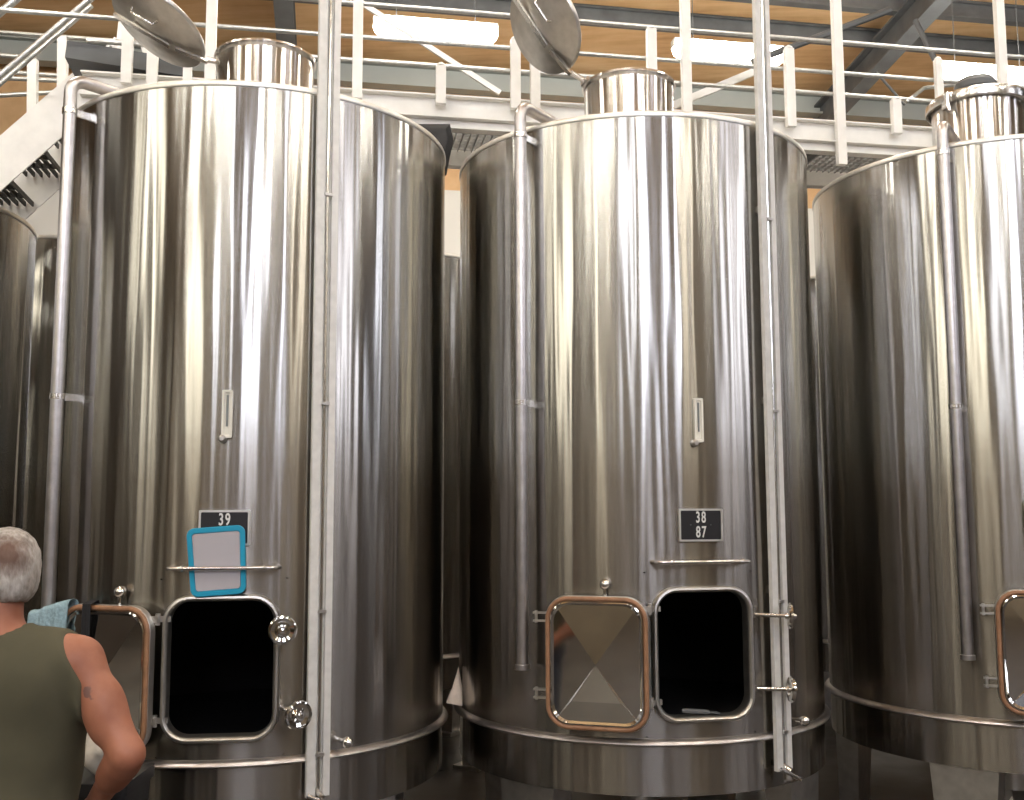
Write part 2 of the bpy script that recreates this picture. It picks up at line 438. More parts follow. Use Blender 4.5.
    t = g.build('thermometer', M['ivory'], T)
    g = MB(); g.tube([fr(0, .912, zt-.05), fr(0, .912, zt+.075)], .0045, 8); g.build('thermometer_tube', M['glassdark'], t)
    g = MB(); g.lathe([(.0, 0), (.016, 0), (.016, .016), (.009, .024), (0, .024)], 16, fr(-.016, .900, zt-.098), fr.O); g.build('probe_fitting', M['steel_satin'], t)
    # level gauge channel
    ga = 23.5; fg = Frame(ga, .0); zb0, zt0 = .64, 4.55; W = .094
    g = MB(); zc = (zb0+zt0)/2; H = zt0-zb0
    g.box(fg(0, .922, zc), (W, .004, H), fg.m)
    g.box(fg(-W/2+.0175, .931, zc), (.035, .018, H), fg.m); g.box(fg(W/2-.014, .931, zc), (.028, .018, H), fg.m)
    gg = g.build('gauge_channel', M['galv'], T)
    k = MB(); k.tube([fg(.004, .931, zb0-.05), fg(.004, .931, zt0)], .007, 10); k.build('sight_tube', M['steel'], gg)
    for zz in (.80, 1.35, 2.18, 3.05):
        k = MB(); k.box(fg(.004, .943, zz), (.034, .010, .012), fg.m); k.tube([fg(-.012, .945, zz), fg(-.012, .952, zz)], .004, 8); k.build('tube_clip', M['steel_satin'], gg)
        k = MB(); k.box(fg(.0, .908, zz+.05), (.05, .03, .03), fg.m); k.build('bracket', M['steel_satin'], gg)
    # cock at foot of gauge
    k = MB(); k.tube([fg(0, .86, .66), fg(0, .93, .66), fg(.01, .965, .64)], .012, 12); k.tube([fg(-.05, .96, .655), fg(.0, .975, .63), (fg(.06, .97, .60))], .009, 10)
    k.lathe([(0, 0), (.018, 0), (.018, .03), (0, .03)], 14, fg(.0, .955, .605), (0, 0, 1)); k.build('drain_cock', M['steel'], T)
    # sampling tap
    fs = Frame(30.2, 0); k = MB(); k.tube([fs(0, .89, .835), fs(0, .955, .835)], .009, 10)
    k.lathe([(.001, -.022), (.012, -.019), (.020, -.010), (.023, 0), (.020, .010), (.012, .019), (.001, .022)], 20, fs(0, .965, .837), fs.O); k.build('sampling_tap', M['mirror'], T)
    # washing pipe with elbow over the roof
    pa = -47.8; fp = Frame(pa, 0); zp1 = 3.585; rr = .027; bend = .06
    path = [fp(0, .98, 1.07), fp(0, .98, 2.4), fp(0, .98, zp1-bend)]
    for kk in range(1, 7):
        q_ = radians(15*kk); path.append(fp(0, .98-bend*(1-cos(q_)), zp1-bend+bend*sin(q_)))
    path += [fp(0, .62, zp1-.005)]
    for kk in range(1, 5):
        q_ = radians(22.5*kk); path.append(fp(0, .62-.05*sin(q_), zp1-.005-.05*(1-cos(q_))))
    k = MB(); k.tube(path, rr, 18); k.lathe([(rr, 0), (rr+.006, .001), (rr+.006, .022), (rr, .024)], 18, fp(0, .98, 1.065)); pp = k.build('washing_pipe', M['pipe'], T)
    for zz in (3.44, 2.22):
        k = MB(); k.bar(fp(.0, .89, zz), fp(0, .96, zz), .012, .03); k.lathe([(rr, -.012), (rr+.004, -.012), (rr+.004, .012), (rr, .012)], 18, fp(0, .98, zz)); k.build('pipe_bracket', M['steel'], pp)
    # lid
    if lid:
        inv = (Matrix.Translation(Vector(loc)) @ Matrix.Rotation(radians(yaw), 4, 'Z')).inverted()
        c, nrm, hinge = lid; make_lid(T, inv@Vector(c), (inv.to_3x3()@Vector(nrm)).normalized(), inv@Vector(hinge) if hinge else None)
    return T
def make_lid(T, c, n, hinge):
    m = MB(); r = .252
    m.lathe([(0.001, .055), (.08, .050), (.16, .034), (.225, .012), (r-.004, .006), (r, .0), (r+.002, -.012), (r-.004, -.020), (r-.012, -.018), (r-.016, -.004), (.16, .026), (.08, .042), (.001, .047)], 56, c, n)
    L = m.build('neck_lid', M['steel_satin'], T)
    if hinge:
        d = (hinge-c); d -= n*d.dot(n); d.normalize(); s_ = n.cross(d)
        k = MB(); k.bar(c+n*.062-d*.20, c+n*.062+d*.10, .028, .012, n)
        k.bar(c+n*.058+d*.13, c+n*.03+d*.29, .024, .012, n); k.tube([c-d*.1+n*.03, c-d*.1+n*.062], .010, 8); k.tube([c+d*.05+n*.03, c+d*.05+n*.062], .010, 8)
        k.tube([c+s_*.12+n*.05-d*.1, c+s_*.12+n*.075-d*.09, c+s_*.12+n*.075+d*.02, c+s_*.12+n*.05+d*.03], .007, 8)
        k.build('clamp_bar', M['steel'], L)
        h = MB(); e = c+n*.02+d*.28; h.tube([e, (e+hinge)/2+Vector((0, 0, .0)), hinge], .014, 10); h.lathe([(0, -.03), (.018, -.03), (.018, .03), (0, .03)], 14, hinge, s_)
        h.build('lid_hinge', M['steel'], L)
    else:
        k = MB(); k.lathe([(.0, .165), (.05, .160), (.09, .145), (.112, .115), (.112, .085), (.09, .055), (.085, .03)], 32, c, n); k.build('vent_cap', M['dark_steel'], L)
        k = MB(); k.lathe([(r+.0, -.04), (r+.014, -.038), (r+.018, -.02), (r+.016, .006), (r+.006, .016), (r-.02, .018)], 56, c, n)
        k.box(c+Vector((-.245, -.07, -.03)), (.03, .05, .09)); k.tube([c+Vector((-.25, -.09, .01)), c+Vector((-.265, -.10, -.05)), c+Vector((-.26, -.11, -.10))], .009, 8)
        k.build('clamp_band', M['steel'], L)

T_LOC = {1: (-1.232, 4.967, 0), 2: (.630, 5.314, 0), 3: (2.617, 5.588, 0)}
T_YAW = {1: 6.6, 2: 10.9, 3: 13.6}
def dirl(absdeg, yaw, dz=0): a = radians(absdeg-yaw); return (sin(a), -cos(a), dz)
ptH = at(583, 82, 5.16); 
c1 = at(158, 27, 4.85); n1 = (-.42, -.30, -.85); h1 = at(219, 62, 4.9)
c2 = at(544, 27, 5.20); n2 = (-.71, -.46, -.53); h2 = at(586, 82, 5.25)
tank1 = make_tank(T_LOC[1], T_YAW[1], [(14.2, HZ+.155, dirl(14, 6.6, .0)), (14.2, HZ-.155, dirl(38, 6.6, -.05))], (c1, n1, h1),
    'tall brushed steel wine tank behind the person, plate 39 and open manway')
tank2 = make_tank(T_LOC[2], T_YAW[2], [(14.5, HZ+.155, dirl(82, 11.2, -.03)), (14.5, HZ-.155, dirl(92, 11.2, -.03))], (c2, n2, h2),
    'middle brushed steel wine tank with plate 38 over 87 and mirror-bright open door')
tank3 = make_tank(T_LOC[3], T_YAW[3], [(14.5, HZ+.155, dirl(70, 13.6, 0)), (14.5, HZ-.155, dirl(80, 13.6, 0))], (Vector(T_LOC[3])+Vector((0, 0, 4.005)), (0, 0, 1), None),
    'brushed steel wine tank at the right edge with its neck lid closed')
fr = Frame(0, 0)
def plate_of(t): return [c for c in t.children if c.name.startswith('number_plate')][0]
text_mesh('39', .066, 'numerals', M['white_ink'], plate_of(tank1), fr, 0, .9125, 1.713, .62, 1.25)
text_mesh('38', .066, 'numerals', M['white_ink'], plate_of(tank2), fr, 0, .9125, 1.713, .62, 1.25)
text_mesh('87', .066, 'numerals', M['white_ink'], plate_of(tank2), fr, 0, .9125, 1.651, .62, 1.25)
for t in (tank1, tank2):
    for sx in (-.045, .045):
        g = MB(); g.lathe([(0, 0), (.003, 0), (.002, .002), (0, .002)], 8, fr(sx, .911, 1.683), fr.O); g.build('rivet', M['dark_steel'], plate_of(t))

# the short end of a neighbouring row, and the row behind the walkway
DET = ('shade_lining', 'manway_frame', 'manway_door', 'hinge', 'swing_bolt', 'rail_bar', 'number_plate', 'thermometer', 'gauge_channel', 'drain_cock', 'sampling_tap', 'washing_pipe', 'neck_lid', 'shell')
SHELL_CLOSED = shell_mesh('shell', R, Z_FL-.02, Z_RIM, False, M['shell'])
def plain_tank(loc, yaw, label, drop=0):
    t = copy_tree(tank3, None, DET); t.location = (loc[0], loc[1], -drop); t.rotation_euler = (0, 0, radians(yaw))
    link('shell', SHELL_CLOSED, t); tag(t, label, 'tank', 'tall steel wine tanks')
    make_lid(t, Vector((0, 0, 4.005)), Vector((0, 0, 1)), None)
    return t
tL = plain_tank((-3.235, 4.75, 0), 40, 'shadowed dark steel tank at the left edge behind the person')
tL.scale = (1, 1, .895)
plain_tank((-2.92, 7.35, 0), 100, 'steel tank below the stair, behind the tank at the left edge')
plain_tank((-.98, 7.68, 0), 200, 'steel tank glimpsed through the gap between tanks 39 and 38')

plain_tank((.96, 8.0, 0), 30, 'unseen steel tank added behind the middle tank to block far wall light')  # unseen, put here to block light from the far wall
plain_tank((2.92, 8.33, 0), 60, 'dark steel tank in the second row seen between tank 38 and the right tank')
plain_tank((4.62, 5.92, 0), 10, 'unseen steel tank added beyond the right edge for its reflection')  # unseen, put here for its neighbour to reflect
# ------------------------------------------------------------------ things on and by the tanks
def world_tank(t, a, d, z):        # point in world near tank t
    i = {1: 1, 2: 2, 3: 3}[t]; f_ = Frame(T_YAW[i]+a, 0); return Vector(T_LOC[i]), f_
def board(name, label, t, ang, z0, tilt, w, h, mframe, mface, wq=.925, u0=0.):
    base, f_ = world_tank(t, ang, 0, 0); E_ = empty(name, base+f_(u0, wq, z0)); E_.rotation_euler = (0, 0, radians(T_YAW[t]+ang))
    E_.rotation_euler[1] = radians(tilt)
    g = MB(); ff = Frame(0, 0)
    def lp(w_, h_, r_, d): return [ff(u*(1+.07*z/h_), d, z) for u, z in rrect(w_, h_, r_, 8)]
    g.loft([lp(w, h, .03, -.004), lp(w, h, .03, .005), lp(w-.006, h-.006, .028, .008), lp(w-.036, h-.040, .014, .008), lp(w-.040, h-.044, .012, .003)], True, True)
    g.build('board_frame', mframe, E_)
    g = MB(); g.loft([lp(w-.040, h-.044, .012, .003), lp(w-.042, h-.046, .012, .0055)], True, True); g.build('writing_surface', mface, E_)
    return E_
bd = board('writing_board', '', 1, 0, 1.555, -4, .215, .265, M['blue'], M['slate'], .932, -.020)
tag(bd, bd['label'] if 'label' in bd else 'small grey board in turquoise plastic frame tucked behind the rail bar', 'board')
bd2 = board('writing_board', '', 3, -31.6+0, 1.665, 0, .20, .27, M['galv_white'], M['slate'], .935, .095)
tag(bd2, 'pale board cut off by the right edge above the tank door', 'board')

DZ_ = HZ-.034
# towel, strap on the open door of tank 39
def drape(name, a, width, front, back, mat, label, cat, t=1, thick=.006, wob=.006, top=None, u0=0):
    base = Vector(T_LOC[t]); f_ = Frame(T_YAW[t]+a, 0); ztop = top
    rows = []
    for k in range(25):
        s_ = k/24; L = front+back+.06
        q = s_*L
        if q < front: w_, z = .992, ztop-front+q
        elif q < front+.06:
            g_ = (q-front)/.06*pi; w_, z = .965+.027*cos(g_), ztop+.022*sin(g_)
        else: w_, z = .938, ztop-(q-front-.06)
        rows.append((w_, z, 0))
    n = 11; m = MB(); top_, bot_ = [], []
    for (w_, z, _k) in rows:
        r1, r2 = [], []
        for j in range(n):
            u = u0+(j/(n-1)-.5)*width; zz = z-(.05*max(0, min(1, (abs(u)-.14)/.20))**1.5 if name == 'blue_towel' else 0); o = wob*sin(j*1.9+z*9)*(1 if w_ > .97 else .3)
            r1.append(base+f_(u+.01*sin(z*14)*wob*60, w_+max(o, -.001)+thick, zz)); r2.append(base+f_(u+.01*sin(z*14)*wob*60, w_+max(o, -.001), zz))
        top_.append(r1); bot_.append(r2)
    rings = [a_+list(reversed(b_)) for a_, b_ in zip(top_, bot_)]
    m.loft(rings, True, True); o = m.build(name, mat, None, None, True, 60); tag(o, label, cat); return o
dt = DZ_+.275
drape('blue_towel', -27.8, .20, .12, .10, M['towel'], 'light blue towel draped over the door edge at the shoulder of the person', 'towel', top=dt, u0=-.265, wob=.012)
drape('webbing_strap', -27.8, .040, .78, .10, M['strap'], 'black webbing strap hanging down the open door by the person', 'strap', top=dt, u0=-.070, thick=.003, wob=.002)
# white cloth bundle hanging low at tank 39
def bundle(name, c, sx, sy, sz, mat, label, seed):
    random.seed(seed); m = MB(); rings = []; K = 14; n = 22
    for i in range(K+1):
        ph = pi*i/K; r_ = sin(ph); ring = []
        for j in range(n):
            q = 2*pi*j/n; k = 1+.22*sin(3*q+4*ph)+.12*sin(7*q-5*ph)+.06*sin(13*q+9*ph)
            ring.append(Vector(c)+Vector((sx*r_*k*cos(q), sy*r_*k*sin(q), sz*cos(ph)*(1+.22*sin(3*q+1)+.1*sin(8*q)))))
        rings.append(ring)
    m.loft(rings, True, True); return tag(m.build(name, mat, None, None, True, 80), label, 'cloth')

# scraper left lying on the sill of the middle manway
sp = Vector(T_LOC[2])+Frame(T_YAW[2])(-.02, .895, HZ-HH/2+.016)
E_ = empty('hand_scraper', sp, radians(T_YAW[2])); E_.rotation_euler[1] = radians(5); tag(E_, 'small grey scraper lying on the lower sill of the middle manway', 'scraper')
m = MB(); m.tube([(-.075, 0, .004), (-.06, 0, .004), (.03, 0, .004), (.045, 0, .004)], [.007, .010, .010, .007], 12); m.build('handle', M['dark_steel'], E_)
m = MB(); m.loft([[Vector((x, y, z)) for y, z in ((-w_, -.002+.004), (w_, -.002+.004), (w_, .002+.004), (-w_, .002+.004))] for x, w_ in ((.04, .008), (.06, .018), (.085, .020))]); m.build('blade', M['dark_steel'], E_)
# ------------------------------------------------------------------ walkway
WV0 = toB(Vector((-.40, 5.72, 0)))[1]; WV1 = WV0+.70
BZ = at(440, 98, 5.72).z               # top of the side beam
BH = .125
def Wp(u, v, z): return B(u, v, z)
def upx(x, v):                           # building u coordinate seen at column x in the plane v
    d = ray(x, 250); s_ = v/(d.dot(BV)); return d.dot(BU)*s_
UL, UR = upx(75, WV0), 7.2
W_ = empty('raised_walkway', Wp(0, WV0, BZ)); tag(W_, 'raised steel walkway with pipe railing running behind the tank necks', 'walkway')
winv = Matrix.Translation(-Wp(0, WV0, BZ))
def channel(m, a, b, h, out):
    a, b, out = Vector(a), Vector(b), Vector(out)
    m.bar(a, b, .008, h); 
    for s_ in (-1, 1): m.bar(a+out*.03+Vector((0, 0, s_*h/2)), b+out*.03+Vector((0, 0, s_*h/2)), .066, .009)
for v, nm in ((WV0, -1), (WV1, 1)):
    m = MB(); channel(m, Wp(UL, v, BZ-BH/2), Wp(UR, v, BZ-BH/2), BH, BV*(.5*nm)); m.box(Wp((UL+UR)/2, v+nm*-.03, BZ-BH-.03), (UR-UL, .07, .045), Matrix((BU, BV, Vector((0, 0, 1)))).transposed())
    m.build('side_beam', M['galv_white'], W_, winv, ang=30)
m = MB(); u = UL+.02
while u < UR:
    m.bar(Wp(u, WV0, BZ-.05), Wp(u, WV1, BZ-.05), .006, .03); u += .045
for k in range(14): m.bar(Wp(UL, WV0+.05*k+.02, BZ-.05), Wp(UR, WV0+.05*k+.02, BZ-.05), .005, .026)
m.build('deck_grating', M['grate'], W_, winv, smooth=False)
for x in (120, 300, 520, 735, 830, 1100):
    m = MB(); u = upx(x, WV0); m.bar(Wp(u, WV0, BZ-.11), Wp(u, WV1, BZ-.11), .05, .07); m.build('cross_beam', M['dark_steel'], W_, winv)
dz_at = lambda y, x: at(x, y, (Wp(upx(x, WV0-.04), WV0-.04, 0)).y).z
def post(x, ytop, ybot=None, v=WV0-.055, w=.052, slant=0):
    u = upx(x, v); Y = Wp(u, v, 0).y; zt_ = at(x, ytop, Y).z if ytop > 0 else BZ+1.6; zb_ = at(x, ybot, Y).z if ybot else BZ-.06
    m = MB(); m.bar(Wp(u, v, zb_), Wp(u, v, zt_), w, w*.7, BV)
    if ytop > 0: m.lathe([(w*.5, 0), (w*.42, .012), (w*.2, .02), (0, .021)], 12, Wp(u, v, zt_))
    m.build('hanger_post' if ytop <= 0 else 'rail_post', M['galv_white'], W_, winv)
for x, yt, yb in ((355, -1, None), (440, 66, None), (516, 40, None), (690, -1, None), (655, 29, None), (795, 49, None), (845, -1, 165), (902, 100, None), (947, 60, None), (1012, -1, None), (536, 60, None), (120, -1, None), (205, -1, None), (182, 58, None), (146, 36, None)):
    post(x, yt, yb, w=.056 if x not in (947, 182) else .045)
def rail(pts, v=WV0-.02, r=.0125, name='rail', mat='rail'):
    P_ = []
    for x, y in pts:
        u = upx(x, v); Y = Wp(u, v, 0).y; P_.append(at(x, y, Y))
    m = MB(); m.tube(P_, r, 10); m.build(name, M[mat], W_, winv)
VR = WV0-.02
zr = [at(440, y, Wp(upx(440, VR), VR, 0).y).z for y in (66, 43, 10)]
for z in zr:
    m = MB(); m.tube([Wp(upx(78 if z == zr[0] else -60, VR), VR, z), Wp(UR, VR, z)], .0135, 10); m.build('rail', M['rail'], W_, winv)
# diagonal braces
def brace(p, q, v, w, name='brace', mat='galv_white', h=None, dv=0):
    a = at(p[0], p[1], Wp(upx(p[0], v), v, 0).y); b = at(q[0], q[1], Wp(upx(q[0], v+dv), v+dv, 0).y)
    m = MB(); m.bar(a, b, w, h or w*.5, BV); m.build(name, M[mat], W_, winv)
brace((360, 2), (500, 93), WV1+.03, .035, 'brace')
brace((672, 106), (756, 71), WV0+.12, .045, 'brace')
m = MB(); m.tube([at(906, 102, 6.2), at(924, 88, 6.28), at(960, 84, 6.4)], .013, 10); m.build('rail', M['rail'], W_, winv)
# outrigger plate at the stair head
a = at(92, 62, 5.62); b = at(182, 76, 5.75)
m = MB(); m.bar(a+Vector((-.12, 0, .02)), b+Vector((.05, 0, -.01)), .26, .10); m.build('landing_plate', M['dark_steel'], W_, winv)

# black sheet hanging in the gap
Yh = WV0+.05
def hang(name, pts, Y, mat, label, cat, th=.02):
    m = MB(); f1 = [at(x, y, Y) for x, y in pts]; f2 = [p+Vector((0, th, 0)) for p in f1]; n = len(pts)
    f0 = [p+Vector((0, -th*.3, 0))*1 for p in f1]; c = sum(f1, Vector())/n
    fin = [c+(p-c)*.7+Vector((0, -th*.8, 0)) for p in f1]
    m.loft([f2, f1, fin], True, True); return tag(m.build(name, mat, None, None, True, 50), label, cat)
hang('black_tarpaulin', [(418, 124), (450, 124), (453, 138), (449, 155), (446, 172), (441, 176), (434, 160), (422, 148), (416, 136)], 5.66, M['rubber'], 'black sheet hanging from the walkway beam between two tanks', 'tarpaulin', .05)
# made-up cream piece standing in for the pale patch in the gap
m = MB(); rg = [at(446, 703, 5.02), at(452, 688, 5.04), at(458, 668, 5.08), at(462, 690, 5.06), at(462, 706, 5.03)]
m.loft([[p+Vector((0, .05, .0)) for p in rg], rg, [sum(rg, Vector())/5+(p-sum(rg, Vector())/5)*.6+Vector((0, -.01, 0)) for p in rg]], True, True)
tag(m.build('cream_filler', M['cream'], None, None, True, 60), 'made-up cream piece for the pale patch low in the gap between two tanks', 'rag')

# ------------------------------------------------------------------ stair
SV0, SV1 = WV0+.46, WV0+1.0
def SP(x, y, v): return at(x, y, Wp(upx(x, v), v, 0).y)
s_a = SP(1, 163, SV0); s_b = SP(56, 115, SV0); dirS = (s_b-s_a).normalized()
top = s_a+dirS*((BZ+.12-s_a.z)/dirS.z); bot = s_a+dirS*((.0+.02-s_a.z)/dirS.z)
S = empty('steel_staircase', Vector((bot.x, bot.y, 0))); tag(S, 'steel stair with pale side plate climbing to the walkway behind the left tanks', 'staircase')
sinv = Matrix.Translation(-Vector((bot.x, bot.y, 0)))
off = BV*(SV1-SV0)
for k in range(2):
    m = MB(); nrm = Vector((-dirS.z*BU.x, -dirS.z*BU.y, dirS.dot(BU)))
    m.bar(top+off*k, bot+off*k, .012, .235, (0, 0, 1)); m.build('stringer', M['galv_white'], S, sinv)
nst = int((top.z-.1)/.185)
for i in range(1, nst):
    p = bot+(top-bot)*(i/nst)
    m = MB(); mt = Matrix((BU, BV, Vector((0, 0, 1)))).transposed()
    for j in range(6): m.box(p+off*.5+BU*(-.11+.045*j), (.010, SV1-SV0-.02, .03), mt)
    for j in (0.06, .33, .64): m.box(p+off*(j+.0)+BU*0+Vector((0, 0, -.0)), (.24, .008, .03), mt)
    m.build('tread', M['tread'], S, sinv, smooth=False)
for k in range(2):
    hz = Vector((0, 0, .40))
    m = MB(); m.tube([bot+off*k+Vector((0, 0, .95)), top+off*k+Vector((0, 0, .95))], .021, 12); m.tube([bot+off*k+Vector((0, 0, .50)), top+off*k+Vector((0, 0, .50))], .014, 10); m.build('handrail', M['rail'], S, sinv)
    for q in ((.03, .28, .55) if k == 0 else (.03, .28, .55, .8)):
        p = bot+(top-bot)*q+off*k; m = MB(); m.tube([p, p+Vector((0, 0, .95))], .02, 10); m.build('rail_post', M['galv_white'], S, sinv)
# landing guard rails left of the tank
G_ = empty('guard_rail', at(0, 110, 6.9)); tag(G_, 'pale post and pipe guard rail behind the stair at top left', 'railing')
ginv = Matrix.Translation(-at(0, 110, 6.9))
for (x, yt, yb) in ((33, 60, 175), (63, 37, 140)):
    m = MB(); m.bar(at(x-1, yb, 6.75), at(x, yt, 6.75), .062, .04, (0, 1, 0)); m.build('rail_post', M['galv_white'], G_, ginv)
for (p, q) in (((-60, 28), (200, 47)), ((-60, 51), (36, 58)), ((-60, 68), (66, 76)), ((-60, 75), (66, 81)), ((-60, 99), (60, 92))):
    m = MB(); m.tube([at(*p, 6.70), at(*q, 6.80)], .016, 10); m.build('rail', M['rail'], G_, ginv)
for (p, q, w) in (((118, 40), (100, 60), .05), ((124, 10), (118, 62), .045), ((143, 45), (150, 66), .03)):
    m = MB(); m.bar(at(*p, 6.62), at(*q, 6.62), w, .03, (0, 1, 0)); m.build('brace', M['rail' if w < .046 and p[0] < 100 else 'galv_white'], G_, ginv)

# ------------------------------------------------------------------ building shell
VF, VB, U0, U1 = 14., -8., -13., 16.
ZE = 6.1+ZC; SL = tan(radians(8))
def roofz(v): return ZE+(VF-v)*SL
bm3 = Matrix((BU, BV, Vector((0, 0, 1)))).transposed()
m = MB(); m.box(B((U0+U1)/2, (VF+VB)/2, -.1), (U1-U0+1, VF-VB+1, .2), bm3); struct(m.build('floor', M['floor'], smooth=False))
m = MB(); NPU = 12
du = (U1-U0)/NPU
pts = lambda u, v, dz: B(u, v, roofz(v)+dz)
m.add([pts(U0-.3, VF+.3, 0), pts(U1+.3, VF+.3, 0), pts(U1+.3, VB-.3, 0), pts(U0-.3, VB-.3, 0), pts(U0-.3, VF+.3, .15), pts(U1+.3, VF+.3, .15), pts(U1+.3, VB-.3, .15), pts(U0-.3, VB-.3, .15)],
      [(0, 1, 2, 3), (7, 6, 5, 4), (0, 4, 5, 1), (1, 5, 6, 2), (2, 6, 7, 3), (3, 7, 4, 0)])
struct(m.build('ceiling', M['wood'], smooth=False))
def wall(name, a, b, z0, z1, mat, th=.2, zb=None):
    a, b = Vector(a), Vector(b); d = (b-a).normalized(); n = Vector((d.y, -d.x, 0))*th
    zb = z1 if zb is None else zb
    v = [a+Vector((0, 0, z0)), b+Vector((0, 0, z0)), b+Vector((0, 0, zb)), a+Vector((0, 0, z1))]
    m = MB(); m.add(v+[p+n for p in v], [(0, 1, 2, 3), (7, 6, 5, 4), (0, 4, 5, 1), (1, 5, 6, 2), (2, 6, 7, 3), (3, 7, 4, 0)])
    return struct(m.build(name, mat, smooth=False))
zsplit = at(450, 184, B(0, VF, 0).y).z
wall('wall_far', B(U1, VF, 0), B(U0, VF, 0), 0, zsplit, M['wallwhite'])
wall('wall_far_upper', B(U1, VF, 0), B(U0, VF, 0), zsplit, roofz(VF), M['wood'])
wall('wall_left', B(U0, VF, 0), B(U0, VB, 0), 0, roofz(VF), M['walldark'], .2, roofz(VB))
wall('wall_right', B(U1, VB, 0), B(U1, VF, 0), 0, roofz(VB), M['walldark'], .2, roofz(VF))
# eave girder
def girder(name, a, b, h, w, mat, t=.03):
    m = MB(); a, b = Vector(a), Vector(b); d = (b-a).normalized(); up = Vector((0, 0, 1)); up = (up-d*up.dot(d)).normalized()
    m.bar(a, b, t, h, up)
    for s_ in (-1, 1): m.bar(a+up*s_*(h/2), b+up*s_*(h/2), w, t, up)
    return struct(m.build(name, mat, smooth=False))
ye = at(440, 84, B(0, VF-.2, 0).y+.3)
girder('trim_1', B(U0, VF-.3, ye.z), B(U1, VF-.3, ye.z), .28, .2, M['eave'])
# purlins run the length of the building
ceil_hit = lambda x, y: None
def roof_v(x, y, drop):                   # v on the (dropped) roof plane along a pixel ray
    d = ray(x, y); dv = d.dot(BV); dz = d.z
    # ZC + dz*s = ZE + (VF - dv*s)*SL - drop
    s_ = (ZE+VF*SL-drop-ZC)/(dz+dv*SL); return d.dot(BU)*s_, dv*s_
k = 2
for (x, y) in ((700, 34), (980, 22)):
    u, v = roof_v(x, y, .25); girder('trim_%d' % k, B(U0, v, roofz(v)-.12), B(U1, v, roofz(v)-.12), .20, .12, M['dark_steel']); k += 1
for v in (6.2, 3.6, 1.0, -1.6, -4.2):
    girder('trim_%d' % k, B(U0, v, roofz(v)-.12), B(U1, v, roofz(v)-.12), .20, .12, M['dark_steel']); k += 1
ur, _ = roof_v(868, 70, .45); ul, _ = roof_v(286, 30, .45)
print('rafters u', ur, ul)
for u in (ul, ur, ul-6.2, ur+5.6):
    girder('trim_%d' % k, B(u, VF-.1, roofz(VF-.1)-.42), B(u, VB+.1, roofz(VB+.1)-.42), .36, .22, M['dark_steel']); k += 1
# thin tie rods under the roof
def tie(p, q, Y, r=.02):
    global k
    m = MB(); m.tube([at(*p, Y), at(*q, Y)], r, 8); struct(m.build('trim_%d' % k, M['dark_steel'])); k += 1
tie((752, 62), (890, 10), 9.5, .035); tie((915, 20), (935, 60), 10.5, .03); tie((876, 72), (905, 105), 11, .015)

# fluorescent fittings: the three seen lie in one line; like rows go on over the aisle; the unseen row over the tanks is added for light
def lamp(p, L, label, wide=.15):
    E_ = empty('fluorescent_lamp', p); E_.rotation_euler = (0, 0, radians(10)); tag(E_, label, 'lamp', 'fluorescent ceiling lamps')
    m = MB(); m.box((0, 0, .085), (L, wide*.5, .03)); 
    for s_ in (-1, 1): m.box((s_*(L*.5-.01), 0, .045), (.03, wide*.4, .07))
    m.build('housing', M['housing'], E_)
    m = MB(); n = 16; rings = []
    for xx, s_ in ((-L/2, .2), (-L/2+.015, .5), (-L/2+.05, .78), (-L/2+.12, 1), (L/2-.12, 1), (L/2-.05, .78), (L/2-.015, .5), (L/2, .2)):
        rings.append([Vector((xx, wide*.5*s_*cos(q), -.0+wide*.42*s_*sin(q))) for q in [2*pi*j/n for j in range(n)]])
    m.loft(rings, True, True); m.build('diffuser', M['fluo'], E_)
    u, v, z = toB(Vector(p))
    for s_ in (-.4, .4):
        m = MB(); m.tube([(s_, 0, .09), (s_, 0, roofz(v)-p[2]+.01)], .005, 6); m.build('suspension_wire', M['dark_steel'], E_)
    return E_
YL = 10.
pa_ = at(436, 31, YL-.05); pb_ = at(729, 53, YL+.55); pc_ = at(988, 75, YL+1.08)
for p, lab in ((pa_, 'bright fluorescent lamp left of the open lid of the middle tank'), (pb_, 'bright fluorescent lamp above the middle tank'), (pc_, 'bright fluorescent lamp at upper right above the closed neck lid')):
    lamp(p, 1.25, lab, .25)
lampz = pa_.z
for v in (5.4, 1.6, -3.0):
    for u in (-6.5, -3.2, .1, 3.4, 6.7):
        lamp(B(u+(.9 if v > 5 else 0), v, lampz+.3), 1.27, 'fluorescent lamp hanging %s' % ('unseen above the tanks, added to light the walkway' if v > 5 else 'over the aisle in front of the tanks'), .20)

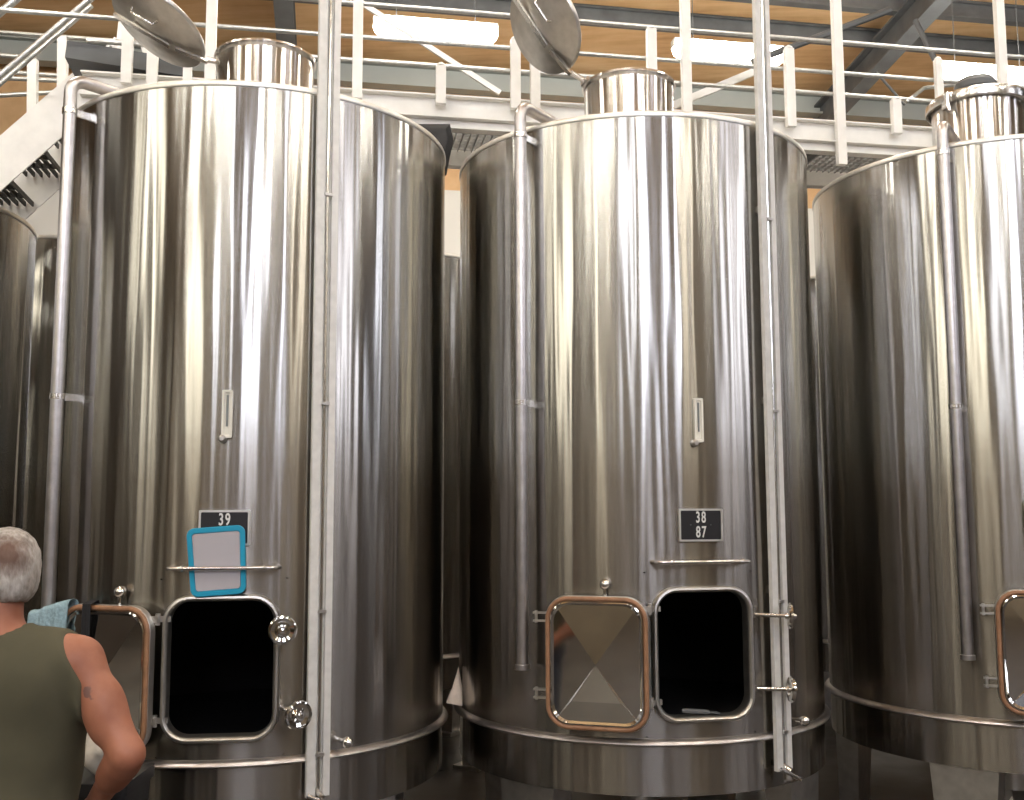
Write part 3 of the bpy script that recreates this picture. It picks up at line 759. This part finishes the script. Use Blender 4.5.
# wall behind the photographer with unseen daylight strips laid out to give the streaks on the tanks
segs = []  # (u0,u1,mat)
D1, D2, D3, D4 = M['daylight'], M['daylight_warm'], M['daylight_strong'], M['daylight_dim']
lay = [(-9.3, -7.2, D2), (-3.9, -3.1, D1), (-.9, .5, D3), (3.0, 3.7, D3), (5.2, 6.1, D4), (12.0, 15.3, M['daylight_mid'])]
u = U0; seglist = []
for a_, b_, mt in lay:
    seglist.append((u, a_, None)); seglist.append((a_, b_, mt)); u = b_
seglist.append((u, U1, None))
wi = 1; zt_ = roofz(VB); zlo, zhi = 4.3, 9.4
WB = MB()
for a_, b_, mt in seglist:
    cx = (a_+b_)/2; w_ = b_-a_
    if mt is None: WB.box(B(cx, VB-.1, zt_/2), (w_, .2, zt_), bm3)
    else:
        WB.box(B(cx, VB-.1, zlo/2), (w_, .2, zlo), bm3); WB.box(B(cx, VB-.1, (zhi+zt_)/2), (w_, .2, zt_-zhi), bm3)
        g = MB(); g.box(B(cx, VB-.1, (zlo+zhi)/2), (w_, .03, zhi-zlo), bm3); pane = struct(g.build('window_%d' % wi, mt, smooth=False))
        g = MB()
        for q in range(4): g.box(B(cx, VB-.05, zlo+(zhi-zlo)*q/3), (w_, .08, .07), bm3)
        g.build('window_frame', M['galv'], pane, smooth=False); wi += 1
struct(WB.build('wall_back', M['backwall'], smooth=False))
for (v, w_, u_, mt) in ((-3.5, 2.0, U0, D2), (0., .5, U0, D2), (-6.4, 2.2, U1, M['daylight_mid']), (.5, .6, U1, D1)):
    s_ = -1 if u_ > 0 else 1
    g = MB(); g.box(B(u_+s_*.02, v, (zlo+zhi)/2), (.05, w_, zhi-zlo), bm3); pane = struct(g.build('window_%d' % wi, mt, smooth=False)); wi += 1
    g = MB()
    for q in range(4): g.box(B(u_+s_*.05, v, zlo+(zhi-zlo)*q/3), (.08, w_+.06, .07), bm3)
    g.build('window_frame', M['galv'], pane, smooth=False)
# ------------------------------------------------------------------ the man
def nets(fn, lo, hi, h):
    lo, hi = np.array(lo, float), np.array(hi, float); n = np.ceil((hi-lo)/h).astype(int)+1
    ax = [lo[i]+h*np.arange(n[i]) for i in range(3)]
    X, Y, Z = np.meshgrid(*ax, indexing='ij'); f = fn(X, Y, Z).astype(np.float32)
    s = f < 0
    c8 = [(i, j, k) for i in (0, 1) for j in (0, 1) for k in (0, 1)]
    nc = n-1
    sl = lambda A, o: A[o[0]:o[0]+nc[0], o[1]:o[1]+nc[1], o[2]:o[2]+nc[2]]
    cnt = sum(sl(s, o).astype(np.int8) for o in c8); act = (cnt > 0) & (cnt < 8)
    idx = -np.ones(nc, int); I = np.argwhere(act); idx[act] = np.arange(len(I))
    acc = np.zeros((len(I), 3)); num = np.zeros(len(I))
    V8 = {o: f[I[:, 0]+o[0], I[:, 1]+o[1], I[:, 2]+o[2]] for o in c8}
    for a in c8:
        for d in range(3):
            if a[d] == 0:
                b = list(a); b[d] = 1; b = tuple(b); fa, fb = V8[a], V8[b]; cr = (fa < 0) != (fb < 0)
                t = np.where(cr, fa/np.where(cr, fa-fb, 1), 0); p = np.tile(np.array(a, float), (len(I), 1)); p[:, d] = t
                acc += p*cr[:, None]; num += cr
    P = lo+(I+acc/num[:, None])*h
    F = []
    for d in range(3):
        e1, e2 = [(1, 2), (2, 0), (0, 1)][d]
        A = np.take(s, range(n[d]-1), d); Bq = np.take(s, range(1, n[d]), d); E = np.argwhere(A != Bq)
        E = E[(E[:, e1] > 0) & (E[:, e2] > 0) & (E[:, e1] < nc[e1]) & (E[:, e2] < nc[e2])]
        def g(o1, o2):
            q = E.copy(); q[:, e1] -= o1; q[:, e2] -= o2; return idx[q[:, 0], q[:, 1], q[:, 2]]
        quad = np.stack([g(1, 1), g(0, 1), g(0, 0), g(1, 0)], 1)
        inside = s[E[:, 0], E[:, 1], E[:, 2]]
        quad[~inside] = quad[~inside][:, ::-1]
        F.append(quad)
    F = np.concatenate(F); return P, F
def mesh_from(name, P, F, mat, parent, smooth_it=1):
    me = bpy.data.meshes.new(name); me.from_pydata(P.tolist(), [], F.tolist()); me.materials.append(mat)
    import bmesh
    bm = bmesh.new(); bm.from_mesh(me)
    for _ in range(smooth_it): bmesh.ops.smooth_vert(bm, verts=bm.verts, factor=.5, use_axis_x=True, use_axis_y=True, use_axis_z=True)
    bm.to_mesh(me); bm.free()
    me.polygons.foreach_set('use_smooth', [True]*len(me.polygons)); me.update()
    o = bpy.data.objects.new(name, me); COL.objects.link(o); o.parent = parent; return o
def smin(a, b, k): h = np.clip(.5+.5*(b-a)/k, 0, 1); return b*(1-h)+a*h-k*h*(1-h)
def cap(X, Y, Z, a, b, ra, rb, sy=1.):
    a, b = np.array(a, float), np.array(b, float); d = b-a; L = d@d
    t = np.clip(((X-a[0])*d[0]+(Y-a[1])*d[1]+(Z-a[2])*d[2])/L, 0, 1)
    return np.sqrt((X-a[0]-t*d[0])**2+((Y-a[1]-t*d[1])*sy)**2+(Z-a[2]-t*d[2])**2)-(ra+(rb-ra)*t)
def ell(X, Y, Z, c, r):
    k0 = np.sqrt(((X-c[0])/r[0])**2+((Y-c[1])/r[1])**2+((Z-c[2])/r[2])**2)
    k1 = np.sqrt(((X-c[0])/r[0]**2)**2+((Y-c[1])/r[1]**2)**2+((Z-c[2])/r[2]**2)**2)
    return k0*(k0-1)/np.maximum(k1, 1e-6)
MX, MY = -1.425, 2.90            # spine of the man; he faces +Y, head turned a little left
HD = (-.008, .035, 1.580)           # head centre (local)
def hrot(X, Y, Z, a=52, nod=10):
    x, y, z = X-HD[0], Y-HD[1], Z-HD[2]; a = radians(a)
    x, y = x*cos(a)+y*sin(a), -x*sin(a)+y*cos(a)
    n = radians(nod); y, z = y*cos(n)-z*sin(n), y*sin(n)+z*cos(n)
    return x, y, z
def head(X, Y, Z):
    x, y, z = hrot(X, Y, Z)
    d = ell(x, y, z, (0, -.015, .02), (.080, .098, .095))
    d = smin(d, ell(x, y, z, (0, .035, -.045), (.060, .062, .072)), .03)
    d = smin(d, ell(x, y, z, (0, .075, -.088), (.028, .022, .022)), .02)       # chin
    d = smin(d, cap(x, y, z, (0, .090, .005), (0, .113, -.035), .010, .015), .012)    # nose
    for s_ in (-1, 1):
        d = np.maximum(d, -ell(x, y, z, (s_*.031, .100, .008), (.014, .012, .009)))    # eye sockets
        d = smin(d, ell(x, y, z, (s_*.031, .078, .007), (.013, .013, .011)), .003)
        e = ell(x, y, z, (s_*.083, -.008, -.010), (.010, .021, .032)); e = np.maximum(e, -ell(x, y, z, (s_*.094, -.004, -.008), (.009, .012, .020)))
        d = smin(d, e, .006)
    d = np.maximum(d, -ell(x, y, z, (0, .104, -.060), (.024, .010, .0035)))            # mouth
    return d
SHR, SHL = (.240, .0, 1.338), (-.225, .0, 1.34)
ELR, ELL = (.400, -.04, 1.105), (-.30, .02, 1.05)
WRR, WRL = (.215, .17, .915), (-.12, .22, .95)
def torso(X, Y, Z):
    d = cap(X, Y, Z, (-.135, 0, 1.30), (.135, 0, 1.30), .110, .110)
    d = smin(d, ell(X, Y, Z, (0, .015, 1.20), (.250, .138, .20)), .06)
    d = smin(d, ell(X, Y, Z, (0, .045, 1.02), (.215, .155, .18)), .08)
    d = smin(d, ell(X, Y, Z, (0, .0, .92), (.205, .135, .14)), .06)
    d = smin(d, cap(X, Y, Z, (-.175, -.005, 1.362), (.175, -.005, 1.362), .050, .050), .05)
    d = smin(d, cap(X, Y, Z, (0, -.01, 1.37), (0, .01, 1.50), .066, .060), .05)
    return d
def body(X, Y, Z):
    d = torso(X, Y, Z); d = smin(d, head(X, Y, Z), .018)
    for S_, E_, W_2, s_ in ((SHR, ELR, WRR, 1), (SHL, ELL, WRL, -1)):
        a = cap(X, Y, Z, S_, E_, .060, .044); bi = (np.array(S_)*.45+np.array(E_)*.55); a = smin(a, ell(X, Y, Z, bi, (.049, .053, .085)), .03)
        a = smin(a, ell(X, Y, Z, (S_[0]-.012*s_, S_[1], S_[2]), (.061, .064, .066)), .04)
        W2 = np.array(W_2); E2 = np.array(E_)
        fa = cap(X, Y, Z, E_, W_2, .043, .028); fa = smin(fa, cap(X, Y, Z, E2*.85+W2*.15, E2*.6+W2*.4, .047, .042), .03)
        a = smin(a, fa, .018)
        # hand: palm, four fingers curled, thumb from the side of the palm
        fdv = (W2-E2); fdv /= np.linalg.norm(fdv); side = np.cross(fdv, [0, 0, 1]); side /= np.linalg.norm(side); side *= s_
        dn = np.cross(side, fdv); dn = dn if dn[2] < 0 else -dn
        pc = W2+fdv*.05
        h_ = cap(X, Y, Z, W2+fdv*.02+side*.012, pc+fdv*.035+side*.022, .021, .019)
        h_ = smin(h_, cap(X, Y, Z, W2+fdv*.02-side*.012, pc+fdv*.035-side*.022, .021, .018), .02)
        a = smin(a, h_, .02)
        for q, (so, ln) in enumerate(((.034, .034), (.0115, .040), (-.0115, .037), (-.034, .029))):
            k0 = pc+fdv*.042+side*so; k1 = k0+fdv*ln+dn*.008; k2 = k1+fdv*ln*.35+dn*ln*.6; k3 = k2-fdv*.004+dn*ln*.5
            fg = smin(cap(X, Y, Z, k0, k1, .0098, .009), smin(cap(X, Y, Z, k1, k2, .009, .0085), cap(X, Y, Z, k2, k3, .0085, .0075), .004), .004)
            a = smin(a, fg, .005)
        in_ = side*1.0; t0 = W2+fdv*.03+in_*.026; t1 = t0+fdv*.030+in_*.026+dn*.010; t2 = t1+fdv*.030+in_*.008+dn*.012
        a = smin(a, smin(cap(X, Y, Z, t0, t1, .013, .011), cap(X, Y, Z, t1, t2, .011, .009), .005), .010)
        d = smin(d, a, .030)
    for s_ in (-1, 1):
        d = smin(d, cap(X, Y, Z, (s_*.095, .0, .88), (s_*.11, .015, .48), .088, .058), .04)
        d = smin(d, cap(X, Y, Z, (s_*.11, .015, .48), (s_*.125, -.015, .09), .057, .037), .02)
        d = smin(d, ell(X, Y, Z, (s_*.118, -.02, .36), (.055, .062, .12)), .03)
        d = smin(d, cap(X, Y, Z, (s_*.125, -.02, .045), (s_*.15, .15, .035), .04, .032), .03)
    return d
def skin_mat():
    m, nt, b = nodes('tanned_skin')
    f = noise(nt, coords(nt, (1, 1, 1)), 9, 4, .55)
    c = ramp(nt, f, [(.3, (.29, .105, .058)), (.7, (.42, .175, .105))])
    # faded dark tattoo on the outer upper arm
    tc = N(nt, 'ShaderNodeTexCoord'); d = N(nt, 'ShaderNodeVectorMath', operation='DISTANCE'); d.inputs[1].default_value = (.300, -.075, 1.27)
    nt.links.new(tc.outputs['Object'], d.inputs[0]); w = N(nt, 'ShaderNodeTexNoise', Scale=60.)
    nt.links.new(tc.outputs['Object'], w.inputs['Vector']); ad = N(nt, 'ShaderNodeMath', operation='MULTIPLY_ADD'); ad.inputs[1].default_value = .05
    nt.links.new(w.outputs['Fac'], ad.inputs[0]); nt.links.new(d.outputs['Value'], ad.inputs[2])
    mk = mapr(nt, ad.outputs[0], .036, .042, .65, 0)
    mx = N(nt, 'ShaderNodeMix', data_type='RGBA'); nt.links.new(mk, mx.inputs[0]); nt.links.new(c, mx.inputs[6]); mx.inputs[7].default_value = (.05, .04, .05, 1)
    nt.links.new(mx.outputs[2], b.inputs['Base Color']); b.inputs['Roughness'].default_value = .5
    b.inputs['Subsurface Weight'].default_value = .08; b.inputs['Subsurface Radius'].default_value = (.02, .008, .004)
    return m
def hair_mat():
    m, nt, b = nodes('short_grey_hair')
    f = noise(nt, coords(nt, (1, 1, .35)), 70, 4, .6); g = noise(nt, coords(nt, (1, 1, 1)), 13, 3)
    mm = N(nt, 'ShaderNodeMath', operation='MULTIPLY_ADD'); mm.inputs[1].default_value = .5
    h_ = N(nt, 'ShaderNodeMath', operation='MULTIPLY'); h_.inputs[1].default_value = .5
    nt.links.new(g, h_.inputs[0]); nt.links.new(f, mm.inputs[0]); nt.links.new(h_.outputs[0], mm.inputs[2])
    c = ramp(nt, mm.outputs[0], [(.36, (.17, .145, .125)), (.5, (.36, .33, .30)), (.66, (.56, .53, .50))])
    # thin patch at the crown where scalp shows
    tc = N(nt, 'ShaderNodeTexCoord'); d = N(nt, 'ShaderNodeVectorMath', operation='DISTANCE'); d.inputs[1].default_value = (HD[0]+.054, HD[1]-.080, HD[2]+.050)
    nt.links.new(tc.outputs['Object'], d.inputs[0]); ad = N(nt, 'ShaderNodeMath', operation='MULTIPLY_ADD'); ad.inputs[1].default_value = .04
    nt.links.new(f, ad.inputs[0]); nt.links.new(d.outputs['Value'], ad.inputs[2]); mk = mapr(nt, ad.outputs[0], .045, .092, .9, 0)
    mx = N(nt, 'ShaderNodeMix', data_type='RGBA'); nt.links.new(mk, mx.inputs[0]); nt.links.new(c, mx.inputs[6]); mx.inputs[7].default_value = (.12, .062, .042, 1)
    nt.links.new(mx.outputs[2], b.inputs['Base Color']); b.inputs['Roughness'].default_value = .8
    bump(nt, b, f, .6, .004)
    return m
M['skin'] = skin_mat(); M['hair'] = hair_mat()
man = empty('person', (MX, MY, 0), radians(-4))
tag(man, 'grey haired person in an olive tank top seen from behind, bent right arm, left edge', 'person')
P, F = nets(body, (-.45, -.17, -.01), (.50, .42, 1.74), .0085)
mesh_from('body', P, F, M['skin'], man)
def shirt(X, Y, Z):
    d = torso(X, Y, Z)
    for S_, s_ in ((SHR, 1), (SHL, -1)):
        b_ = ell(X, Y, Z, (S_[0]-.012*s_, S_[1], S_[2]), (.061, .064, .066)); b_ = smin(b_, cap(X, Y, Z, S_, (S_[0]+.06*s_, -.015, 1.24), .060, .056), .04); d = smin(d, b_, .03)
    d = d-.010+.0025*np.sin(Z*38+X*9)*np.clip((1.2-Z)*3, 0, 1)
    d = np.maximum(d, .80-Z)
    d = np.maximum(d, -(cap(X, Y, Z, (0, -.02, 1.475), (0, .02, 1.48), .092, .092)))          # neckline
    bound = .284-np.clip(Z-1.29, 0, .3)*.60+np.clip(1.195-Z, 0, 1)*2.5
    d = np.maximum(d, (np.abs(X+.004)-bound)*.9)          # armholes
    d = np.maximum(d, Z-1.47)
    return d
P, F = nets(shirt, (-.36, -.2, .76), (.36, .26, 1.5), .008); sh = mesh_from('shirt', P, F, M['shirt'], man, 1)
def hair(X, Y, Z):
    x, y, z = hrot(X, Y, Z)
    d = ell(x, y, z, (0, -.017, .022), (.087, .104, .101))
    d = smin(d, ell(x, y, z, (0, -.045, -.045), (.068, .062, .058)), .03)
    d = np.maximum(d, (y-.055)*.8+(-z+.02)*.42)            # front hairline, above the ears, nape
    d = np.maximum(d, -z-.092)
    d = np.maximum(d, -ell(x, y, z, (.088, .004, -.022), (.02, .026, .036))); d = np.maximum(d, -ell(x, y, z, (-.088, .004, -.022), (.02, .026, .036)))
    return d+.0018*np.sin(x*210+z*60)*np.sin(z*170+y*90)
P, F = nets(hair, (-.14, -.12, 1.44), (.14, .18, 1.74), .005); mesh_from('hair', P, F, M['hair'], man, 1)
def pants(X, Y, Z):
    d = np.full(X.shape, 9.)
    for s_ in (-1, 1):
        d = np.minimum(d, cap(X, Y, Z, (s_*.095, .0, .88), (s_*.11, .015, .48), .102, .078))
        d = smin(d, cap(X, Y, Z, (s_*.11, .015, .48), (s_*.125, -.015, .10), .078, .070), .02)
    d = smin(d, ell(X, Y, Z, (0, .0, .90), (.215, .145, .12)), .05)
    return np.maximum(np.maximum(d, Z-.93), .07-Z)
P, F = nets(pants, (-.27, -.19, .04), (.27, .2, .96), .011); mesh_from('trousers', P, F, M['denim'], man)
def boots(X, Y, Z):
    d = np.full(X.shape, 9.)
    for s_ in (-1, 1):
        b_ = cap(X, Y, Z, (s_*.125, -.02, .05), (s_*.155, .16, .042), .050, .044); b_ = smin(b_, cap(X, Y, Z, (s_*.125, -.018, .05), (s_*.125, -.018, .14), .05, .048), .02)
        d = np.minimum(d, b_)
    return np.maximum(d, .002-Z)
P, F = nets(boots, (-.25, -.12, -.01), (.25, .25, .22), .011); mesh_from('boots', P, F, M['boot'], man)

bundle('white_cloth_bundle', at(104, 748, 3.72), .075, .06, .085, M['whitecloth'], 'crumpled white cloth bundle below the elbow of the person, by the door', 7)
# it sits in a plastic crate stack on the floor
c = at(104, 748, 3.72)
K_ = empty('harvest_crate', (c.x, c.y, 0)); tag(K_, 'dark plastic crate stack in shade between the person and the left tank', 'crate')
m = MB()
for i in range(2):
    z0 = i*(c.z-.085)/2; h = (c.z-.085)/2
    def lp(w, d, z): return [Vector((u, v, z)) for u, v in rrect(w, d, .02, 3)]
    m.loft([lp(.22, .24, z0), lp(.25, .28, z0+h*.9), lp(.27, .30, z0+h*.9), lp(.27, .30, z0+h), lp(.24, .26, z0+h), lp(.21, .23, z0+.02 if i < 1 else z0+h-.004)], True, True)
m.build('crate_body', M['black'], K_)

# ------------------------------------------------------------------ light, camera
w = bpy.data.worlds.new('world'); SC.world = w; w.use_nodes = True
w.node_tree.nodes['Background'].inputs[0].default_value = (.75, .8, .9, 1); w.node_tree.nodes['Background'].inputs[1].default_value = .3
cam = bpy.data.cameras.new('camera'); co = bpy.data.objects.new('camera', cam); COL.objects.link(co)
cam.sensor_width = 36; cam.lens = F_PX/1024*36; cam.clip_start = .05
f_ = Vector((0, cos(PITCH), sin(PITCH))); u_ = Vector((0, -sin(PITCH), cos(PITCH))); r_ = Vector((1, 0, 0))
rx = r_*cos(ROLL)+u_*sin(ROLL); ux = -r_*sin(ROLL)+u_*cos(ROLL)
co.matrix_world = Matrix((( rx.x, ux.x, -f_.x, 0), (rx.y, ux.y, -f_.y, 0), (rx.z, ux.z, -f_.z, ZC), (0, 0, 0, 1)))
SC.camera = co
vs = SC.view_settings
SC.display_settings.display_device = 'sRGB'; vs.view_transform = 'Standard'; vs.look = 'None'; vs.gamma = 1; vs.use_curve_mapping = False
vs.exposure = 0.0
SC.cycles.max_bounces = 8; SC.cycles.diffuse_bounces = 4; SC.cycles.glossy_bounces = 5
SC.cycles.sample_clamp_indirect = 6
